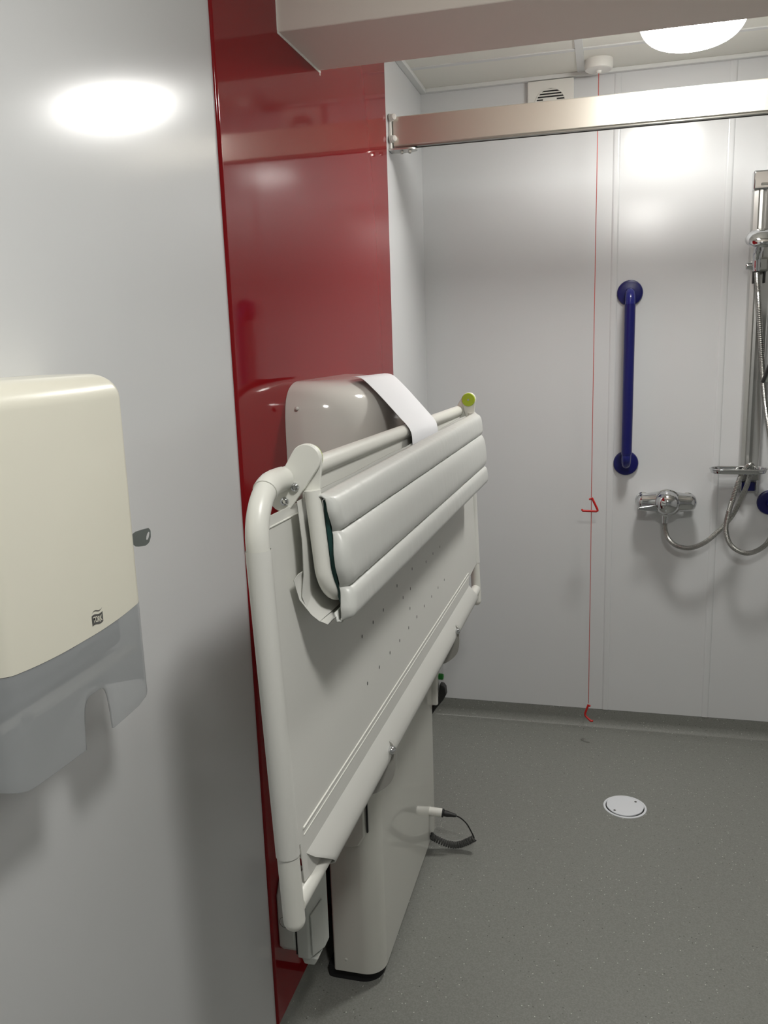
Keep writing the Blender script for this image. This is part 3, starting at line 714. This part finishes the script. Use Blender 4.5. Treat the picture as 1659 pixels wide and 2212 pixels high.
lv = MB(); lv.prism([(0.214, yv-0.040, 0.866), (0.200, yv-0.046, 0.872), (0.165, yv-0.050, 0.866), (0.128, yv-0.052, 0.862), (0.124, yv-0.052, 0.854), (0.130, yv-0.052, 0.848), (0.170, yv-0.050, 0.846), (0.205, yv-0.046, 0.846), (0.216, yv-0.04, 0.852)], (0, 0.010, 0))
lv.build('lever', M['chrome'], sv, bevel=0.003, seg=3)
MB().lathe([(0.013, 0.03), (0.013, 0.0), (0.012, -0.022), (0.0105, -0.024), (0.0105, -0.042), (0.004, -0.043)], (0.2235, yv-0.014, 0.838), 'Z', 24).build('outlet', M['chrome'], sv)

# riser rail with slider, lower bracket
rr_t = thing('shower_riser_rail', (0.511, WY, 0.9), 'grooved aluminium shower riser rail with chrome top cap at the right edge', 'shower rail')
xr = 0.512; sec = [(-0.034, 0.0), (-0.034, 0.020), (-0.030, 0.026), (-0.017, 0.030), (-0.015, 0.026), (-0.012, 0.030), (-0.003, 0.031), (-0.003, 0.018), (0.008, 0.018), (0.008, 0.031), (0.015, 0.031), (0.030, 0.026), (0.034, 0.020), (0.034, 0.0)]
MB().prism([(xr+a, WY-0.004-b, 0.985) for a, b in sec], (0, 0, 0.975)).build('extrusion', M['alu'], rr_t, smooth=20)
MB().box((xr-0.0025, WY-0.0235, 0.99), (xr+0.0075, WY-0.021, 1.955)).build('groove_insert', M['steel'], rr_t)
tc_ = MB().box((xr-0.036, WY-0.040, 1.958), (xr+0.036, WY-0.0003, 2.022)).build('top_cap', M['chrome'], rr_t, bevel=0.006, seg=3)
MB().box((xr-0.012, WY-0.0412, 1.972), (xr+0.012, WY-0.0395, 1.980)).build('cap_slot', M['steel'], tc_, bevel=0.0006)
lb = MB(); lb.box((xr-0.030, WY-0.048, 0.955), (xr+0.032, WY-0.0003, 0.985)); lb.build('lower_bracket', M['steel'], rr_t, bevel=0.004)
for dx in (-0.036, 0.024): MB().box((xr+dx, WY-0.04, 0.905), (xr+dx+0.013, WY-0.022, 0.956)).build('bracket_leg', M['chrome'], rr_t, bevel=0.003)
bi = MB().box((xr-0.022, WY-0.030, 0.912), (xr+0.023, WY-0.008, 0.945)).build('bracket_insert', M['blue'], rr_t, bevel=0.002); bi['label'] = 'navy blue insert'
sd = MB().box((xr-0.024, WY-0.066, 1.685), (xr+0.024, WY-0.0345, 1.735)).build('slider', M['steel'], rr_t, bevel=0.008, seg=3)
for sg in (-1, 1):
    MB().lathe([(0.011, 0.0), (0.0140, 0.002), (0.0140, 0.022), (0.0115, 0.026), (0.002, 0.0265)], (xr-0.004+sg*0.022, WY-0.070, 1.706), (sg, 0, 0), 24).build('slider_knob', M['chrome'], sd, smooth=40)
for dx in (-0.021, 0.013): MB().box((xr-0.004+dx, WY-0.060, 1.648), (xr-0.004+dx+0.006, WY-0.036, 1.690)).build('slider_clip', M['black'], sd, bevel=0.001)

# handset
hs = thing('shower_handset', (0.500, WY-0.10, 1.70), 'chrome shower head standing in the riser rail holder at the right edge', 'shower head')
hx, hy, hz_ = 0.497, 3.155, 1.786
MB().lathe([(0.050, -0.010), (0.053, -0.004), (0.053, 0.002), (0.049, 0.012), (0.038, 0.022), (0.022, 0.029), (0.004, 0.031)], (hx, hy, hz_), (0.0, -0.42, 0.9), 48).build('spray_head', M['chrome'], hs, smooth=50)
MB().tube(spline([(hx-0.002, hy+0.018, hz_-0.006), (hx-0.004, hy+0.040, hz_-0.030), (hx-0.005, hy+0.052, hz_-0.06), (hx-0.004, hy+0.052, hz_-0.10)], 6), [0.017]*7+[0.0155]*5+[0.0135]*5+[0.0115]*2, 18).build('handle', M['chrome'], hs, smooth=60)

# hose: valve -> through the soap dish -> loop -> up to the handset
hp_ = spline([(0.2235, yv-0.014, 0.798), (0.225, 3.212, 0.772), (0.238, 3.208, 0.737), (0.269, 3.205, 0.712), (0.313, 3.202, 0.706), (0.361, 3.202, 0.726), (0.407, 3.205, 0.768), (0.452, 3.21, 0.824), (0.482, 3.222, 0.885), (0.503, 3.224, 0.945), (0.512, 3.212, 1.005), (0.506, 3.196, 1.018), (0.490, 3.186, 1.009), (0.474, 3.182, 0.983), (0.452, 3.180, 0.906), (0.434, 3.180, 0.821), (0.434, 3.180, 0.769), (0.456, 3.182, 0.721), (0.505, 3.186, 0.696), (0.553, 3.19, 0.713), (0.585, 3.20, 0.75), (0.606, 3.21, 0.83), (0.600, 3.225, 0.98), (0.566, 3.232, 1.14), (0.546, 3.236, 1.254), (0.530, 3.232, 1.382), (0.508, 3.222, 1.58), (0.497, 3.210, 1.66), (0.4935, 3.206, 1.684)], 60)
step = []; acc = 0.0; last = hp_[0]; step.append(last)
for p in hp_[1:]:
    if (p-last).length >= 0.0015: step.append(p); last = p
MB().tube(step, [0.0089 + 0.0005*(1 if i % 2 else -1) for i in range(len(step))], 12).build('shower_hose', M['steel'], smooth=20)
tag(bpy.data.objects['shower_hose'], 'ribbed metal shower hose looping from the valve through the soap dish', 'hose')

# soap dish ring
sdh = thing('soap_dish', (0.47, WY-0.06, 0.99), 'clear oval soap dish clipped on the riser rail, with the hose through it', 'soap dish')
c0, c1, rw = Vector((0.415, 3.210, 0.997)), Vector((0.520, 3.210, 0.997)), 0.042
st = [c0 + Vector((-rw*math.sin(a), rw*math.cos(a), 0)) for a in [PI*k/16 for k in range(17)]] + [c1 + Vector((rw*math.sin(a), -rw*math.cos(a), 0)) for a in [PI*k/16 for k in range(17)]]
def ringrow(s_, z):
    cc = Vector((0.4675, 3.210, 0)); return [Vector((cc.x + (p.x-cc.x)*(1-(1-s_)*0.5), cc.y + (p.y-cc.y)*s_, z)) for p in st]
dsh = MB(); V = dsh.grid([ringrow(1.0, 1.002), ringrow(1.0, 0.994), ringrow(0.95, 0.988), ringrow(0.80, 0.986)], close_u=True)
dsh.grid([ringrow(1.0, 1.002), ringrow(0.93, 1.003), ringrow(0.90, 0.993), ringrow(0.80, 0.990), ringrow(0.35, 0.990)], close_u=True)
dsh.build('tray', M['chrome'], sdh, smooth=40)
MB().tube([Vector((p.x, p.y, 1.002)) for p in st] + [Vector((st[0].x, st[0].y, 1.002))], 0.0035, 8, caps=False).build('rim', M['chrome'], sdh, smooth=60)
MB().lathe([(0.008, 0.0), (0.008, 0.008), (0.004, 0.010)], (0.526, 3.196, 1.002), 'Z', 16).build('clip', M['chrome'], sdh)

# black-edged panel at the right border
fsx = thing('framed_panel', (0.60, 3.12, 1.31), 'grey tilted panel with a thick black edge at the right border, by the hose', 'panel')
q0 = Vector((0.519, 3.15, 1.314)); ua = Vector((0.315, 0.0, 0.949)); va = Vector((0.985, 0, -0.06))
def Q(a, b): return q0 + ua*a + va*b
MB().prism([Q(0, 0.008), Q(0.25, 0.008), Q(0.25, 0.14), Q(0, 0.14)], (0, 0.012, 0)).build('panel_face', M['panelgrey'], fsx)
eg = MB().prism([Q(-0.003, 0.0), Q(0.25, 0.0), Q(0.25, 0.009), Q(-0.004, 0.009)], (0, -0.004, 0)); eg.prism([Q(-0.003, 0.0), Q(0.25, 0.0), Q(0.25, 0.009), Q(-0.004, 0.009)], (0, 0.014, 0))
eg.build('edge_strip', M['black'], fsx, bevel=0.0015)
MB().box((0.61, 3.162, 1.38), (0.66, WY-0.0003, 1.43)).build('wall_mount', M['steel'], fsx)

# floor drain
dr = thing('floor_drain', (0.0905, 2.715, FZ), 'round white drain cover set in the grey floor', 'floor drain')
dc = (0.0905, 2.715, FZ)
MB().lathe([(0.0715, 0.0002), (0.0710, 0.002), (0.068, 0.003), (0.0645, 0.0025), (0.0635, 0.0004)], dc, 'Z', 64, caps=False).build('rim', M['drain'], dr, smooth=50)
gpz = MB().lathe([(0.0645, 0.0004), (0.001, 0.0005)], dc, 'Z', 48).build('gap_ring', M['gap'], dr); gpz['label'] = 'dark gap around the lid'
ld = MB(); rows = []
for r_, z in ((0.0, 0.0042), (0.05, 0.0042), (1.0, 0.0040), (1.0, 0.0006)):
    rows.append([(dc[0] + max(r_, .001)*(0.0610 + 0.0012*math.sin(3*a+0.6) + 0.0006*math.sin(8*a))*math.cos(a), dc[1] + 0.0015 + max(r_, .001)*(0.0605 + 0.0012*math.sin(3*a+0.6))*math.sin(a), dc[2]+z) for a in [2*PI*k/72 for k in range(72)]])
ld.grid(rows, close_u=True); lid = ld.build('lid', M['drain'], dr, smooth=40)
for dx, dy in ((-0.034, -0.034), (0.036, 0.034)): MB().lathe([(0.0042, 0.0), (0.0042, 0.0010), (0.001, 0.0010)], (dc[0]+dx, dc[1]+dy, dc[2]+0.0036), 'Z', 14).build('screw', M['ink'], lid)

# ------------------------------------------------------------------ camera, world, exposure
cam = bpy.data.cameras.new('camera'); co_ = bpy.data.objects.new('camera', cam); COL.objects.link(co_)
yaw, pitch, roll, f = -0.2607, -0.1979, -0.0331, 1811.55
fwd = Vector((math.sin(yaw)*math.cos(pitch), math.cos(yaw)*math.cos(pitch), math.sin(pitch)))
r0 = Vector((math.cos(yaw), -math.sin(yaw), 0)); u0 = r0.cross(fwd)
c_, s_ = math.cos(roll), math.sin(roll)
rv = r0*c_ + u0*s_; uv = u0*c_ - r0*s_
mw = Matrix((rv, uv, -fwd)).transposed().to_4x4(); mw.translation = (0, 0, 1.4842)
co_.matrix_world = mw
cam.sensor_fit = 'VERTICAL'; cam.sensor_height = 36; cam.sensor_width = 27; cam.lens = f/2212*36; cam.clip_start = 0.01
S.camera = co_
w = bpy.data.worlds.new('world'); S.world = w; w.use_nodes = True
w.node_tree.nodes['Background'].inputs[0].default_value = (0.5, 0.5, 0.5, 1); w.node_tree.nodes['Background'].inputs[1].default_value = 0.05
S.view_settings.view_transform = 'Standard'; S.view_settings.look = 'None'; S.view_settings.gamma = 1; S.view_settings.use_curve_mapping = False
S.view_settings.exposure = 0.0
S.cycles.max_bounces = 10; S.cycles.diffuse_bounces = 6; S.cycles.use_denoising = True
S.cycles.sample_clamp_indirect = 6
